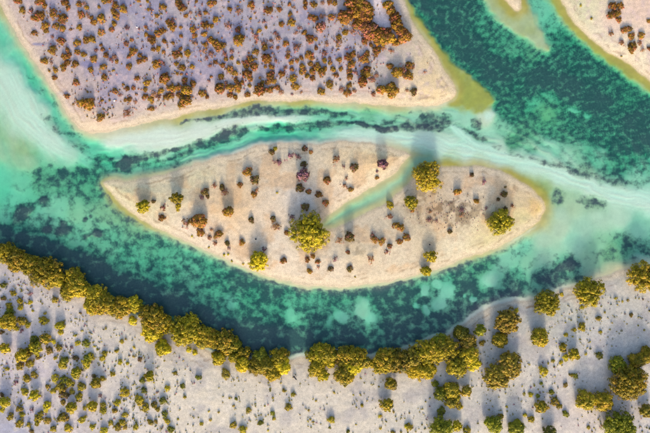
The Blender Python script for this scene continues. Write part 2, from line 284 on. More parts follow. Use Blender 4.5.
def raw_mesh(name, V, F, smooth=False):
    me = bpy.data.meshes.new(name); k = F.shape[1]
    me.vertices.add(len(V)); me.vertices.foreach_set('co', np.ascontiguousarray(V, np.float32).ravel())
    me.loops.add(F.size); me.loops.foreach_set('vertex_index', np.ascontiguousarray(F, np.int32).ravel())
    me.polygons.add(len(F)); me.polygons.foreach_set('loop_start', np.arange(0, F.size, k, dtype=np.int32))
    if smooth: me.polygons.foreach_set('use_smooth', np.ones(len(F), bool))
    me.update(calc_edges=True); return me
def fattr(me, name, v):
    a = me.attributes.new(name, 'FLOAT', 'POINT'); a.data.foreach_set('value', np.ascontiguousarray(v, np.float32).ravel())
def cattr(me, name, v):
    a = me.attributes.new(name, 'FLOAT_COLOR', 'POINT')
    a.data.foreach_set('color', np.ascontiguousarray(np.concatenate([v.reshape(-1, 3), np.ones((v.size//3, 1))], 1), np.float32).ravel())

def zat(px, py):
    i = min(max(np.searchsorted(gx, px)-1, 0), nx-2); j = min(max(np.searchsorted(gy, py)-1, 0), ny-2)
    fx = (px-gx[i])/(gx[i+1]-gx[i]); fy = (py-gy[j])/(gy[j+1]-gy[j])
    return float((Z[j, i]*(1-fx)+Z[j, i+1]*fx)*(1-fy)+(Z[j+1, i]*(1-fx)+Z[j+1, i+1]*fx)*fy)

# ------------------------------------------------------------------ materials
class NT:
    def __init__(s, name):
        s.m = bpy.data.materials.new(name); s.m.use_nodes = True; s.t = s.m.node_tree; s.t.nodes.clear()
        s.out = s.n('ShaderNodeOutputMaterial')
    def n(s, t, **k):
        o = s.t.nodes.new(t)
        for a, v in k.items(): setattr(o, a, v)
        return o
    def l(s, a, b): s.t.links.new(a, b)
    def val(s, sock, v):
        if hasattr(v, 'is_output') or isinstance(v, bpy.types.NodeSocket): s.l(v, sock)
        else: sock.default_value = v
    def math(s, op, a, b=0.0, clamp=False):
        o = s.n('ShaderNodeMath', operation=op, use_clamp=clamp); s.val(o.inputs[0], a); s.val(o.inputs[1], b); return o.outputs[0]
    def ramp(s, v, a, b, lo=0.0, hi=1.0):
        o = s.n('ShaderNodeMapRange', interpolation_type='SMOOTHSTEP'); s.val(o.inputs[0], v)
        for i, q in enumerate((a, b, lo, hi)): s.val(o.inputs[1+i], q)
        return o.outputs[0]
    def mix(s, f, a, b, mode='MIX'):
        o = s.n('ShaderNodeMix', data_type='RGBA', blend_type=mode); s.val(o.inputs[0], f)
        for i, q in ((6, a), (7, b)):
            s.val(o.inputs[i], q if isinstance(q, bpy.types.NodeSocket) else (*q, 1.0))
        return o.outputs[2]
    def noise(s, co, scale, detail=4, rough=.55):
        o = s.n('ShaderNodeTexNoise'); s.l(co, o.inputs['Vector']); o.inputs['Scale'].default_value = scale
        o.inputs['Detail'].default_value = detail; o.inputs['Roughness'].default_value = rough; return o.outputs['Fac']
    def attr(s, name, out='Fac'): return s.n('ShaderNodeAttribute', attribute_name=name).outputs[out]
    def pos(s): return s.n('ShaderNodeNewGeometry').outputs['Position']

def ground_mat():
    t = NT('tidal_ground'); p = t.pos()
    flat = t.n('ShaderNodeVectorMath', operation='MULTIPLY'); t.l(p, flat.inputs[0]); flat.inputs[1].default_value = (1, 1, 0); p = flat.outputs[0]
    g = t.attr('grass_and_shade'); fine = t.attr('fine'); wet = t.attr('wet')
    na = t.noise(p, .62, 6, .60); nb = t.noise(p, 1.25, 5, .62)
    nn = t.math('ADD', t.math('MULTIPLY', na, t.math('SUBTRACT', 1.0, t.math('MULTIPLY', fine, .65))), t.math('MULTIPLY', nb, t.math('MULTIPLY', fine, .65)))
    nn = t.ramp(nn, .25, .75); 
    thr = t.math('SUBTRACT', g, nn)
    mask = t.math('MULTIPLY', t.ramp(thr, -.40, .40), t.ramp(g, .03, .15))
    # grain of sand and mud
    f1 = t.noise(p, 7.0, 3, .7); f2 = t.noise(p, 1.6, 4, .6); f3 = t.noise(p, 22.0, 2, .6)
    gr = t.math('ADD', t.math('MULTIPLY', t.math('SUBTRACT', f1, .5), 1.35), t.math('MULTIPLY', t.math('SUBTRACT', f2, .5), .75))
    gr = t.math('ADD', gr, t.math('MULTIPLY', t.math('SUBTRACT', f3, .5), 1.0))
    amp = t.math('SUBTRACT', 1.0, t.math('MULTIPLY', wet, .75))
    k = t.math('ADD', 1.0, t.math('MULTIPLY', gr, amp))
    soil = t.attr('soil', 'Color')
    kc = t.n('ShaderNodeCombineColor'); [t.l(k, kc.inputs[i]) for i in range(3)]
    c = t.mix(1.0, soil, kc.outputs[0], 'MULTIPLY')
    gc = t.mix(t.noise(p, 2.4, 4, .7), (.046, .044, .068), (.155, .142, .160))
    dry = t.math('SUBTRACT', 1.0, wet)
    sp = t.math('MULTIPLY', t.ramp(t.noise(p, 4.3, 3, .75), .57, .68), t.ramp(t.noise(p, .5, 3, .6), .3, .62))
    c = t.mix(t.math('MULTIPLY', t.math('MULTIPLY', sp, dry), .78), c, t.mix(t.noise(p, .9, 2), (.20, .14, .11), (.16, .16, .07)))
    c = t.mix(t.math('MULTIPLY', t.math('MULTIPLY', t.ramp(t.noise(p, 3.1, 3, .8), .62, .72), dry), .35), c, (.72, .68, .62))
    soft = t.math('MULTIPLY', t.ramp(t.math('ADD', g, t.math('MULTIPLY', t.math('SUBTRACT', f2, .5), .3)), .06, .7), .62)
    c = t.mix(soft, c, (.15, .205, .15))
    pk = t.ramp(t.noise(p, 1.1, 5, .65), .36, .62); c = t.mix(t.math('MULTIPLY', t.math('MULTIPLY', pk, wet), t.math('MULTIPLY', g, .75)), c, (.60, .62, .42))
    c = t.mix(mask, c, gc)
    b = t.n('ShaderNodeBsdfPrincipled'); t.l(c, b.inputs['Base Color']); b.inputs['Roughness'].default_value = .92
    b.inputs['Specular IOR Level'].default_value = .2
    bump = t.n('ShaderNodeBump'); bump.inputs['Strength'].default_value = .5; bump.inputs['Distance'].default_value = .05
    t.l(t.math('ADD', f1, t.math('MULTIPLY', f3, .4)), bump.inputs['Height']); t.l(bump.outputs[0], b.inputs['Normal'])
    t.l(b.outputs[0], t.out.inputs[0]); return t.m

def water_mat():
    t = NT('channel_water'); p = t.pos()
    bump = t.n('ShaderNodeBump'); bump.inputs['Strength'].default_value = .12; bump.inputs['Distance'].default_value = .02
    t.l(t.noise(p, 2.2, 3, .5), bump.inputs['Height'])
    lw = t.n('ShaderNodeLayerWeight'); lw.inputs['Blend'].default_value = .5; t.l(bump.outputs[0], lw.inputs['Normal'])
    fres = t.math('ADD', t.math('MULTIPLY', t.math('POWER', lw.outputs['Facing'], 5.0), .9), .02)   # Schlick
    tr = t.n('ShaderNodeBsdfTransparent'); gl = t.n('ShaderNodeBsdfGlossy'); gl.inputs['Roughness'].default_value = .04
    t.l(bump.outputs[0], gl.inputs['Normal'])
    mx = t.n('ShaderNodeMixShader'); t.l(fres, mx.inputs[0]); t.l(tr.outputs[0], mx.inputs[1]); t.l(gl.outputs[0], mx.inputs[2])
    t.l(mx.outputs[0], t.out.inputs['Surface'])
    va = t.n('ShaderNodeVolumeAbsorption'); va.inputs['Color'].default_value = (0.0, .90, .755, 1); va.inputs['Density'].default_value = 1.5
    t.l(va.outputs[0], t.out.inputs['Volume']); return t.m

def leaf_mat(name, a, b, accent=None, acc=.3, trans=.16):
    t = NT(name); ti = t.attr('tint'); rnd = t.n('ShaderNodeObjectInfo').outputs['Random']
    f = t.math('ADD', t.math('MULTIPLY', ti, .75), t.math('MULTIPLY', rnd, .35), True)
    c = t.mix(f, a, b)
    if accent: c = t.mix(t.ramp(t.attr('tint2'), 1-acc-.12, 1-acc+.12), c, accent)
    hs = t.n('ShaderNodeHueSaturation'); t.l(c, hs.inputs['Color'])
    t.l(t.math('ADD', t.math('MULTIPLY', rnd, .03), .485), hs.inputs['Hue'])
    t.l(t.math('ADD', t.math('MULTIPLY', t.math('FRACT', t.math('MULTIPLY', rnd, 7.31)), .5), .78), hs.inputs['Value'])
    c = hs.outputs[0]
    d = t.n('ShaderNodeBsdfPrincipled'); t.l(c, d.inputs['Base Color']); d.inputs['Roughness'].default_value = .6; d.inputs['Specular IOR Level'].default_value = .25
    tl = t.n('ShaderNodeBsdfTranslucent'); t.l(c, tl.inputs['Color'])
    mx = t.n('ShaderNodeMixShader'); mx.inputs[0].default_value = trans
    t.l(d.outputs[0], mx.inputs[1]); t.l(tl.outputs[0], mx.inputs[2]); t.l(mx.outputs[0], t.out.inputs[0]); return t.m

def bark_mat(name, a, b, sc=6):
    t = NT(name); p = t.n('ShaderNodeTexCoord').outputs['Object']
    c = t.mix(t.noise(p, sc, 5, .65), a, b)
    d = t.n('ShaderNodeBsdfPrincipled'); t.l(c, d.inputs['Base Color']); d.inputs['Roughness'].default_value = .9
    bump = t.n('ShaderNodeBump'); bump.inputs['Strength'].default_value = .6; t.l(t.noise(p, sc*3, 3), bump.inputs['Height']); t.l(bump.outputs[0], d.inputs['Normal'])
    t.l(d.outputs[0], t.out.inputs[0]); return t.m

M_GROUND, M_WATER = ground_mat(), water_mat()
M_BARK = bark_mat('grey_brown_bark', (.05, .04, .03), (.16, .13, .10))
M_PALEWOOD = bark_mat('bleached_wood', (.45, .42, .44), (.68, .65, .66))
M_DARKWOOD = bark_mat('dark_wet_wood', (.008, .009, .016), (.03, .032, .05))
M_STONE = bark_mat('pale_stone', (.5, .46, .43), (.78, .74, .7), 9)
LEAF = {
 'M': leaf_mat('mangrove_leaf', (.085, .10, .010), (.52, .385, .014), (.44, .28, .03), .12),
 'G': leaf_mat('green_mangrove_leaf', (.055, .085, .010), (.30, .275, .012)),
 'Y': leaf_mat('yellow_leaf', (.20, .18, .010), (.60, .45, .012)),
 'B': leaf_mat('dull_brown_mangrove_leaf', (.12, .10, .016), (.44, .315, .028), (.40, .25, .05), .15),
 'O': leaf_mat('olive_brown_leaf', (.10, .062, .009), (.37, .19, .016), (.42, .15, .07), .22),
 'R': leaf_mat('reddish_leaf', (.13, .066, .022), (.36, .16, .060), (.42, .18, .16), .3),
 'N': leaf_mat('rusty_leaf', (.10, .052, .014), (.36, .165, .030), (.40, .15, .11), .3),
 'P': leaf_mat('purple_brown_leaf', (.09, .055, .045), (.24, .125, .11), (.36, .16, .20), .35),
 'D': leaf_mat('dark_olive_leaf', (.05, .042, .012), (.21, .14, .025), (.28, .12, .08), .2),
}

# ------------------------------------------------------------------ setting
me = raw_mesh('ground', V, F, True)
cattr(me, 'soil', base); fattr(me, 'grass_and_shade', grass_and_shade); fattr(me, 'fine', fine); fattr(me, 'wet', wet)
ground = bpy.data.objects.new('ground', me); col.objects.link(ground); me.materials.append(M_GROUND); ground['kind'] = 'structure'
ground['label'] = 'pale sand and mud flats with the tidal channel bed'

wl = 500.0
wv = np.array([(x, y, z) for z in (-6.0, 0.0) for x, y in ((-wl, -wl), (wl, -wl), (wl, wl), (-wl, wl))])
wf = np.array([(3, 2, 1, 0), (4, 5, 6, 7), (0, 1, 5, 4), (1, 2, 6, 5), (2, 3, 7, 6), (3, 0, 4, 7)])
wm = raw_mesh('water', wv, wf); wm.materials.append(M_WATER)
water = bpy.data.objects.new('water', wm); col.objects.link(water); water['kind'] = 'structure'
water['label'] = 'clear turquoise tidal water filling the channels'

# ------------------------------------------------------------------ foliage meshes
def foliage(rng, rx, ry, h, zc, clump_r, nclump, nleaf, leaf, lobes=.14, low=-.45, inner=.25, core=0):
    """leaf clumps spread over and inside an uneven dome; returns verts, faces, two tints"""
    i = np.arange(nclump)+.5
    cz = low+(1-low)*(i/nclump)**.82; cz = np.clip(cz+rng.normal(0, .05, nclump), low, 1)
    th = i*2.399963+rng.normal(0, .35, nclump)
    sr = np.sqrt(np.maximum(0, 1-cz*cz))
    D = np.stack([np.cos(th)*sr, np.sin(th)*sr, cz], 1)
    ph = rng.uniform(0, 6.28, 6); amp = 1+lobes*(np.sin(2*th+ph[0])*.6+np.sin(3*th+ph[1])*.8+np.sin(5*th+ph[2]+2*cz)*.7)
    rad = rng.uniform(.80, 1.05, nclump)*amp
    rad = np.where(rng.random(nclump) < inner, rad*rng.uniform(.55, .85, nclump), rad)
    C = D*rad[:, None]*np.array([rx, ry, h-zc]); C[:, 2] = np.where(C[:, 2] < 0, C[:, 2]*zc/(h-zc)*1.1, C[:, 2])+zc
    cs = clump_r*rng.uniform(.7, 1.3, nclump)
    if core:                                   # shaded inner leaves that close the crown
        k = rng.random(nclump) < core
        C = np.concatenate([C, (C[k]-np.array([0, 0, zc]))*np.array([.68, .68, .64])+np.array([0, 0, zc])]); D = np.concatenate([D, D[k]])
        cs = np.concatenate([cs, cs[k]*1.5]); nclump = len(C)
    n = nclump*nleaf; ci = np.repeat(np.arange(nclump), nleaf)
    o = rng.normal(0, 1, (n, 3)); o /= np.linalg.norm(o, axis=1)[:, None]
    o = o+D[ci]*.45; o /= np.linalg.norm(o, axis=1)[:, None]
    P = C[ci]+o*(cs[ci]*rng.uniform(.55, 1.0, n)**.6)[:, None]
    N = o*.8+D[ci]*.5+rng.normal(0, .3, (n, 3)); N /= np.linalg.norm(N, axis=1)[:, None]
    T = np.cross(N, rng.normal(0, 1, (n, 3))); T /= np.linalg.norm(T, axis=1)[:, None]; U = np.cross(N, T)
    s = leaf*rng.uniform(.7, 1.25, n)[:, None]
    Q = np.stack([P-T*s, P-U*s*.55+N*s*.12, P+T*s, P+U*s*.55+N*s*.12], 1).reshape(-1, 3)
    Q[:, 2] = np.maximum(Q[:, 2], .01)
    fc = np.arange(n*4).reshape(-1, 4)
    t1 = np.clip(rng.random(nclump)[ci]*.75+rng.random(n)*.3, 0, 1); t2 = rng.random(nclump)[ci]
    return Q, fc, np.repeat(t1, 4), np.repeat(t2, 4), C

def tube(path, radii, k=6):
    vs_, fs_ = [], []; P = [Vector(p) for p in path]
    for a, p in enumerate(P):
        d = (P[min(a+1, len(P)-1)]-P[max(a-1, 0)]).normalized()
        u = d.orthogonal().normalized(); w = d.cross(u)
        for b in range(k):
            q = 6.28318*b/k; vs_.append(tuple(p+(u*math.cos(q)+w*math.sin(q))*radii[a]))
    for a in range(len(P)-1):
        for b in range(k): fs_.append((a*k+b, a*k+(b+1) % k, (a+1)*k+(b+1) % k, (a+1)*k+b))
    return vs_, fs_
def tubes_mesh(name, tubes, mat):
    vs_, fs_ = [], []
    for p, r in tubes:
        v, f = tube(p, r); o = len(vs_); vs_ += v; fs_ += [tuple(i+o for i in q) for q in f]
        k = 6; fs_.append(tuple(o+i for i in range(k))[::-1]); fs_.append(tuple(o+len(v)-k+i for i in range(k)))
    me = bpy.data.meshes.new(name); me.from_pydata(vs_, [], fs_); me.update()
    me.polygons.foreach_set('use_smooth', np.ones(len(me.polygons), bool)); me.materials.append(mat); return me

def trunk_mesh(rng, C, rx, h, zc):
    T = []; base = (0, 0, -.25)
    fork = (rng.normal(0, .05*rx), rng.normal(0, .05*rx), zc*.55)
    r0 = .05*rx+.05
    T.append(([base, (fork[0]*.4, fork[1]*.4, zc*.25), fork], [r0*1.5, r0*1.1, r0]))
    pick = rng.choice(len(C), min(len(C), 9), replace=False)
    for j in pick:
        e = C[j]*np.array([.9, .9, .93]); m = [fork[0]*.5+e[0]*.5, fork[1]*.5+e[1]*.5, fork[2]*.55+e[2]*.45+.1*h]
        T.append(([fork, tuple(m), tuple(e)], [r0*.75, r0*.45, r0*.15]))
    # prop roots
    for j in range(5):
        a = rng.uniform(0, 6.28); L = rx*rng.uniform(.18, .34)
        T.append(([(0, 0, zc*.35), (math.cos(a)*L*.6, math.sin(a)*L*.6, zc*.22), (math.cos(a)*L, math.sin(a)*L, -.2)], [r0*.4, r0*.33, r0*.25]))
    return tubes_mesh('trunk', T, M_BARK)

def leaf_mesh(name, Q, fc, t1, t2, mat):
    me = raw_mesh(name, Q, fc); fattr(me, 'tint', t1); fattr(me, 'tint2', t2); me.materials.append(mat); return me

# shared shrub shapes, radius 1 m and about 1 m high
rng0 = np.random.default_rng(7)
SHRUB = []
for k in range(14):
    rx, ry = rng0.uniform(.88, 1.1), rng0.uniform(.85, 1.05)
    Q, fc, a, b, C = foliage(rng0, rx*.86, ry*.86, 1.0, .34, .27, 34, 18, .155, .2, -.6, .15)
    st = [([(0, 0, -.25), (0, 0, .25)], [.07, .05])]+[([(0, 0, .1), tuple(C[j]*.9)], [.04, .015]) for j in range(0, 34, 5)]
    v2, f2 = [], []
    for p_, r_ in st:
        v, f = tube(p_, r_, 4); o = len(v2)+len(Q); v2 += v; f2 += [tuple(i+o for i in q) for q in f]
    V2 = np.concatenate([Q, np.array(v2)]); F2 = np.concatenate([fc, np.array(f2)])
    me = leaf_mesh('shrub', V2, F2, np.concatenate([a, np.zeros(len(v2))]), np.concatenate([b, np.zeros(len(v2))]), LEAF['O'])
    SHRUB.append(me)
# loose, open shrub shapes for the reddish and purple ones
LOOSE = []
for k in range(8):
    Q, fc, a, b, C = foliage(rng0, .85, .8, .85, .3, .22, 24, 13, .13, .42, -.6, .35)
    LOOSE.append(leaf_mesh('loose_shrub', Q, fc, a, b, LEAF['R']))
# tiny sprouts
SPROUT = []
for k in range(4):
    Q, fc, a, b, C = foliage(rng0, .8, .8, .9, .3, .45, 9, 10, .3, .15, -.5, .5)
    SPROUT.append(leaf_mesh('sprout', Q, fc, a, b, LEAF['Y']))

# ------------------------------------------------------------------ the plants: x, y, radius (cells)[, look]
UPPER = '''17.5 0.5 3.5;22.5 10.5 3;31 11 2.5 R;39.5 1.5 4;44.5 6 2.5;35 18 3.5;40 15 4.2;53 13.5 3.8;62 18.5 4.5;65 2.5 3.5;68 8 2.3;34 33 2.6;45 26 3.8;46 31 2.3;56 26 3;62.5 28.5 3;70.5 29.5 1.5;52.5 36.5 2 R;61 41 3.8;79.5 27.5 2.6;
81 14.5 3.5;87.5 14.5 2.7 R;79 4 2.7;83.5 3.5 2.4 R;86.5 7.5 2.3;91.5 17.5 2;94 22 2.8;101 18.5 4.2;99 7 1.6;103.5 1 2.5;109 1 2.3;101 32.5 3.2;114 23.5 2.6;111.5 29.5 2.5;113 11.3 2.5;116 15.5 3.5;115 5 3;86.5 40 3.5;91.5 39 3.3;77 43 3.3;
52.5 50.3 4.2;67.3 50 2.2;77.3 52 2.7;83.5 54.5 2.6;65 56.5 3.5;69 55 2.5;44 61 3.2;51 62.5 2.2 R;67.5 62.5 2.8;63.5 67.5 3.2;75 64 3.2;55.5 70 2.6;49 70.7 1.4;93.5 59 3.3;103.3 67 2.9;90.5 69.5 2.7;106 55.3 2.7;96 50 2.4 R;102.5 49.3 1.9;101 45 1.6;110.5 59.3 3 R;114.3 56.5 3 R;113.3 70.6 1.5;
123.3 9.1 3.8;126.3 28 3.3 P;139 29 1.6 R;147.4 1.3 1.6;138.6 0.5 2;148.5 9.5 1.7;162.8 7 3.1;156.8 15.8 2;145.7 27 1.6;146 34.5 2;151.5 39.5 4.2;157.8 33.7 3.2;162.8 30.7 3;171.8 26.3 4;168.5 22 3;172.3 18.6 2 R;178.4 3 3.2;182 7.5 3.8;186 15.8 2;190.5 12.5 2 R;199.7 14.6 3 R;205.5 12.5 2;196.4 1.3 1.6;210.5 3.7 3.2;214.6 2.5 2.2;215.5 19.6 3.2;
205.2 25.2 3.8;211.8 26 2.2;193 29.6 3.2;204.2 34 2.6;180.6 27.4 1.6;181 36 1.8;194.7 35.7 2.4;195 43.2 3 R;164.3 41.2 2.4;173 43 1.6;158.2 48.7 2.8;153.2 49.3 2.2;163.5 52 1.8;132.8 52 3.6;125.4 42.9 3.5 R;131.6 39.9 1.8;129 56.5 2;138.6 61.5 2.4;144 59.5 2.9;139.6 55.6 2.2;129 66.4 2.8;116.6 61.5 2;
176 54.3 3.8;181 55.6 1.8;187.6 53.2 3.6;180.6 48.7 1.8;156.2 64 4.3;163.5 63.5 2 R;176.4 64 2.2;182 67.6 3.3;192 66.8 2.4;210.8 40 3.5;215.8 43.5 4;205.5 44.5 2.4;203.9 50.7 3 R;210.8 53.5 3.2 R;206.3 58 2.4 R;210.5 65.6 2.4 R;215.5 62.3 2;
229.6 9.1 2.4;238.7 10.3 3.7 R;251.5 5.3 3.4;268.6 10.3 3.9;279.4 9.5 2.4;250.4 18.6 1.5;228.3 26.2 3.4 R;238 29.6 2.6;238.2 40.4 5.2;241.6 36.9 3;217.5 46.9 4;223.3 45.7 2.6;225 54 3.2 R;231.6 51.2 2.6 R;225.8 59 2;222.5 65.3 2.4;230 69 3;231.6 58 2;238.2 62.8 1.8;255.7 51.8 3;250.4 59 3.3;246 64 3.5;254 66.5 3.7;255.7 36.5 4 R;259 30.7 2.2;264.3 21.6 2.4 R;266.1 27.4 1.6;
275.3 33.2 3 R;281.4 24.1 2.8;291.4 22.4 3.8;290.2 13.8 2.2;289.4 4.2 1.8;305.5 2.5 2.2;305.2 7.1 2.2;313.8 4.7 3.2;310.5 17.1 2.6;315 18.3 3;299.4 27.7 2.4 R;296.4 32.7 2.2 R;304.4 32.4 2.4;309.7 38.5 4.2;315.8 39 1.9;263.2 43.2 3.2 R;264.8 47.3 3;266.5 58.5 4.8;271.5 66.9 2.6;278 38.5 3 R;270.6 40.7 2.4 R;285.6 43.7 2.7;278 48.2 2 R;271.5 47.3 2 R;296.4 47.3 4.2 R;
288.4 51.5 2.6 R;288 56.5 2.5;291.4 62.3 2.4;275.6 60.6 2.4 R;285.6 68 2.4 R;292 69.4 2;297.2 60.6 2;308.8 54.8 4;311.7 58 2.6;301.4 58 2;302.2 66.4 2.7;316.3 48.2 2;310.5 64 2.4;315.5 67.3 2.6;272.3 53.2 1.8 R;322.5 2.5 2.4 R;329.6 2 2.6;335 3 2.6;321.6 16.1 3.6 R;331.6 17.1 3;320.8 26.6 5 R;326.6 44 2.8 R;324 52.7 3.2 R;338.2 42.4 3.8 R;339 37.4 2.8;345.4 32.4 3;352.7 31.9 3 R;345.4 15.8 7;
330 59 2.4 R;324.6 60.6 2.6;330 63 2;339.4 59.8 2.4;318.3 67.3 3.4;325 69 2.6;333.3 69.4 2.8;340.7 69 2.2;349 57 4;353 54.5 3;351.5 64.5 3.6;364.8 58.1 4.3;359.8 58.1 3 R;367.3 52.8 2.4;376.4 50.7 4.3;383 48.2 2.6 R;364.8 41.2 3.3;371 44.9 1.8;391.4 50.7 2.6 R;395.9 43.2 3.4;390 66 3;366.5 69.8 4;
54.4 77.8 2.3;104 77.4 3;76 82.4 3;66.9 96.2 2.4;87.3 91.6 1.2;81.8 103.5 4.2;88.1 104 5.3;73.2 104 1.2;102 100.4 1.6;109.4 100 1.2;100.3 117.6 3.6;127.5 113.2 4.2 R;115 91 2.6;119.7 95 2.2 R;123 84.6 1.5;127.2 88.6 2.4;133.3 88 2;125.5 100.2 1.8;129.7 99.5 2.2;135.5 101.5 2 R;136.3 94.5 1.4 R;137 78.3 2.4;
164.5 78.3 5;147 83.3 3.2;145.3 89.6 2.2;184.3 80.4 3;192.8 83.6 3;177.3 73.6 1.6;181.2 74 1.5;171 88.2 3.8;177.7 87.4 3;160.7 90.7 2.8;186.5 90.7 5;178.7 95.2 2.6;202.3 93.2 3.6;207.2 96.9 2;153.8 94 3.6 R;151.3 99.9 3;145 96.9 2.8;159 97.4 3 R;166.5 96.9 3;170.7 95.7 2.8;185.6 100.7 5.5;181 104.9 3.2;151.3 108.5 2.7;219.7 88.2 5;230.5 87.4 4.2;230 94.9 2.8;235 97.4 2;221 76.6 3;209 80.8 1.8 R;211.4 76.6 1.5;229.2 70 3.2 R;234.7 73.3 2.7;225.8 82.4 2 R;236.3 81.6 2;
247 73.6 4.3;249.6 78.3 2.8;270.7 75.8 4.2;281.8 74 3;265.4 67 1.6;302.6 71.3 3.4;293.1 78.6 3.7;295.6 86.6 3.6;312.2 71.6 3;321.7 72 4;307.2 76.1 2.4;312.6 78.3 2.6;335.8 75.3 2.3;329.7 84.6 3.7;321 91.6 3.6;301.4 92.4 1.6 R;292 94.4 1.6 P;259.9 89.6 6;269.9 89.9 3;277.3 87.4 2.8;281 91.9 3 R;268.5 81.9 2.8;274 81.3 2.4;262.4 82.4 2;247.4 94.6 2.8;249.4 85.7 1.9;238.3 85.7 3.4;242 82.4 2.3;237.8 90.7 2.4;235.3 96.9 2.2;235.8 79.6 2;260 77.8 1.4;
349.4 71.3 2.6;350 77 3;355.7 72.5 2.2 R;365.7 73.3 4.4;362.9 81.3 4.8;372.4 79.6 3.4 R;376.5 75.3 2.6 R;349.4 85.2 2.7;341.6 89.4 3.3 R;347.4 92.7 3.6;354 91.2 2.6 R;372.9 94 3 R;381.5 89.9 4.8;391.5 89.9 6.5;397.3 72 5;402.3 69.6 4.5 R;409.7 65.8 4.2;408 75.8 4.3;424.7 72.1 1.8 R;413.9 92 3.3 D;407 90.2 2 R'''
GROVE = '''351 3 6;360 3 6;366 9 6.5;357 13 6;363 18 6;367.5 18 4.4;365 27 5.6 R;372.5 28 5 R;358 24 5;379.5 32.5 4.8;386 34 6;375 35 6;383 39 5.5;391 38 4.5;378 41 4;368 34 4.5 R'''
GROVE2 = '''388 5 4.4;391.5 11 4.4;395 17 5;397 25 5.5;401 31 5;406 36 5;402 39 4'''
NE = '''613 6 3.8;620.5 5.5 3.3;612 14.5 4.3;618 12.7 3.3;618.6 19.7 2.7;611.2 33.2 3 R;624 30 3;629 29 2.8;631.7 36.3 3.2;641.4 35.3 3.3;622.3 43 3.2 R;632.3 47.4 4.5;640.3 43.6 3 R;643 50 2 R;649.3 48.5 2;649 21 2;621.6 56.4 1 Y;580.8 5.5 1.2 Y;591.6 18.7 1.3 Y'''
ISL = '''143 206.5 6.7 Y;153.5 201.5 2 D;163.4 207.5 3.6 R;176.7 198 5.8 Y;177.8 206.5 3 Y;205 191.5 3.6 D;207.5 196.5 2 D;201.7 197.3 2.8 P;214 185.7 2.8 R;222 187.3 3.3 D;224.6 192.3 4 R;239.9 184.9 2.8;247.7 171.6 4.3;254.8 179.9 4.5 D;254 194.3 3;256.5 190 2.5 R;271.8 152.1 3 D;275.2 148.6 2.2 Y;278.6 162.1 4.8 P;290.5 155.8 4.2 P;298.3 156.6 3.2 P;304.7 148.6 2.8 D;303.8 164 3 D;303 174.5 6.3 P;300 188.2 4 D;305.5 206.8 4 D;307.2 191.8 1.8 D;277 192.8 1.2 Y;
310.8 152.1 2;336 159.6 4.5 R;343.7 166.6 2 P;354.3 167.4 4 D;382.6 164 5 P;327 180.2 4;346.2 178.5 2.2 R;344.4 185.7 3.2 R;350.7 189.5 2.6;377 177.9 1.9;377 171.5 1.5 P;318.8 194.5 3.2;325.7 202.8 3.1;309 191.8 2.5;390 205.1 3.7 Y;428.2 175.7 14.8 M;411 202.3 6.7 M;412.5 210.6 2;457.8 191.8 3.8;472 174.9 2.3 D;484.2 181.5 3 P;476.4 201.1 2.9;504.3 194.3 3.3 D;498.3 199.3 1.9 D;505.5 187 1.3 D;486.4 208 2 P;462.3 210 3 P;430.7 211.5 1.8 R;461.7 215 3 R;
185.8 223.3 4.8 R;199 220.8 7;200.4 232.4 4.3;218.2 234 4.2;211.5 230 2 R;209 237.4 3 R;215.2 243.2 2.7 R;191.3 220.8 3;228.2 211.8 5.2;251 220 3 D;227.3 243.5 2.8 D;229 248.2 2 P;241.8 242.4 3;258 261.2 10.2 Y;263.9 249.5 3 P;273 219 3 D;276 226 4.6 R;192 236 1.2 Y;209 247.4 1.2 Y;224 254.9 1.5 Y;228.1 254.5 1.3 Y;231.8 261.2 1.2 Y;243.1 264 1.2 Y;177.8 210.3 1.5 Y;161.8 217.9 3.3;
286.6 233 2.4;309.9 231.6 19.5 M;291.6 216.6 3 P;283.6 260.7 3.3;307.4 259.8 2.7;312.9 256.5 2.4;317.8 261.8 2.4;318.2 267.3 2 R;309.4 271.1 3;334.8 259.5 2.8 P;330.6 269 2.8 D;339.8 240.7 3.6 R;349.7 236.9 5 D;348 252.4 2;349.7 269 3.2 D;370.8 259.5 3.7 R;372.7 234.6 2.7 R;374.7 239.6 3.5;355 277 1 Y;381.6 241.6 3.7;389.4 216.6 3.6 R;396.6 226 4;400.7 227.4 3.4;399.6 241.6 3;406.5 237.4 3.7;389.6 246.2 2.5;387 251.9 3 R;429.3 220 3 P;436.4 220.8 1.8 P;431 256.5 6.2 Y;426 271.1 5 Y;450 231.6 2.5 D;501.6 222.4 12.5 M;512.7 205.8 2.3 R;505 209.5 2.8 D'''
FRINGE = '''4 253 10 M;17 261 10.5 M;32 265 9.5 M;44 273 14.5 M;57 280 7 M;73 279 9 M;76 287 10.5 M;67 292 7 M;95 296 10.5 M;103 305 11 M;92 306 7.5 M;120 308 9.5 M;134 304 7.5 M;152 319 13.5 M;152 332 9 Y;163 324 8 M;184.7 330.7 14.5 M;203 337 9.5 M;211 339 9 M;225 342 12 M;233 345 7.5 G;218.3 358.5 6.2 Y;234 357 5.5 Y;244.5 352.5 6 M;243 364.5 6.5 Y;259.8 357 7 G;257.5 366.5 8.5 M;266.5 366 8 M;279.5 357.5 9 M;282 366.5 8 Y;273 373.5 6.5 Y;
316.5 355.5 10 M;326.5 354.5 9 M;317 368 8.5 Y;322.5 375 6 Y;330 362.5 5.5 Y;345 357 9.5 M;357 357 10 M;352.5 367 8.5 Y;365 363 5 B;344 376 8.8 M;371.4 364 3.6 Y;386 360 11 M;381 366.5 7.5 M;398.5 361 11.5 M;411 360 11 B;416.5 371 8.5 Y;424 353 11 M;435.5 351 12.5 M;440 343 8.5 G;447.5 348.5 10 M;429 371 7 Y;457 367.5 9.5 M;469 355.5 9 M;472.5 362 7.5 Y;461.5 333.5 6.5 G;468.5 342 7 B'''
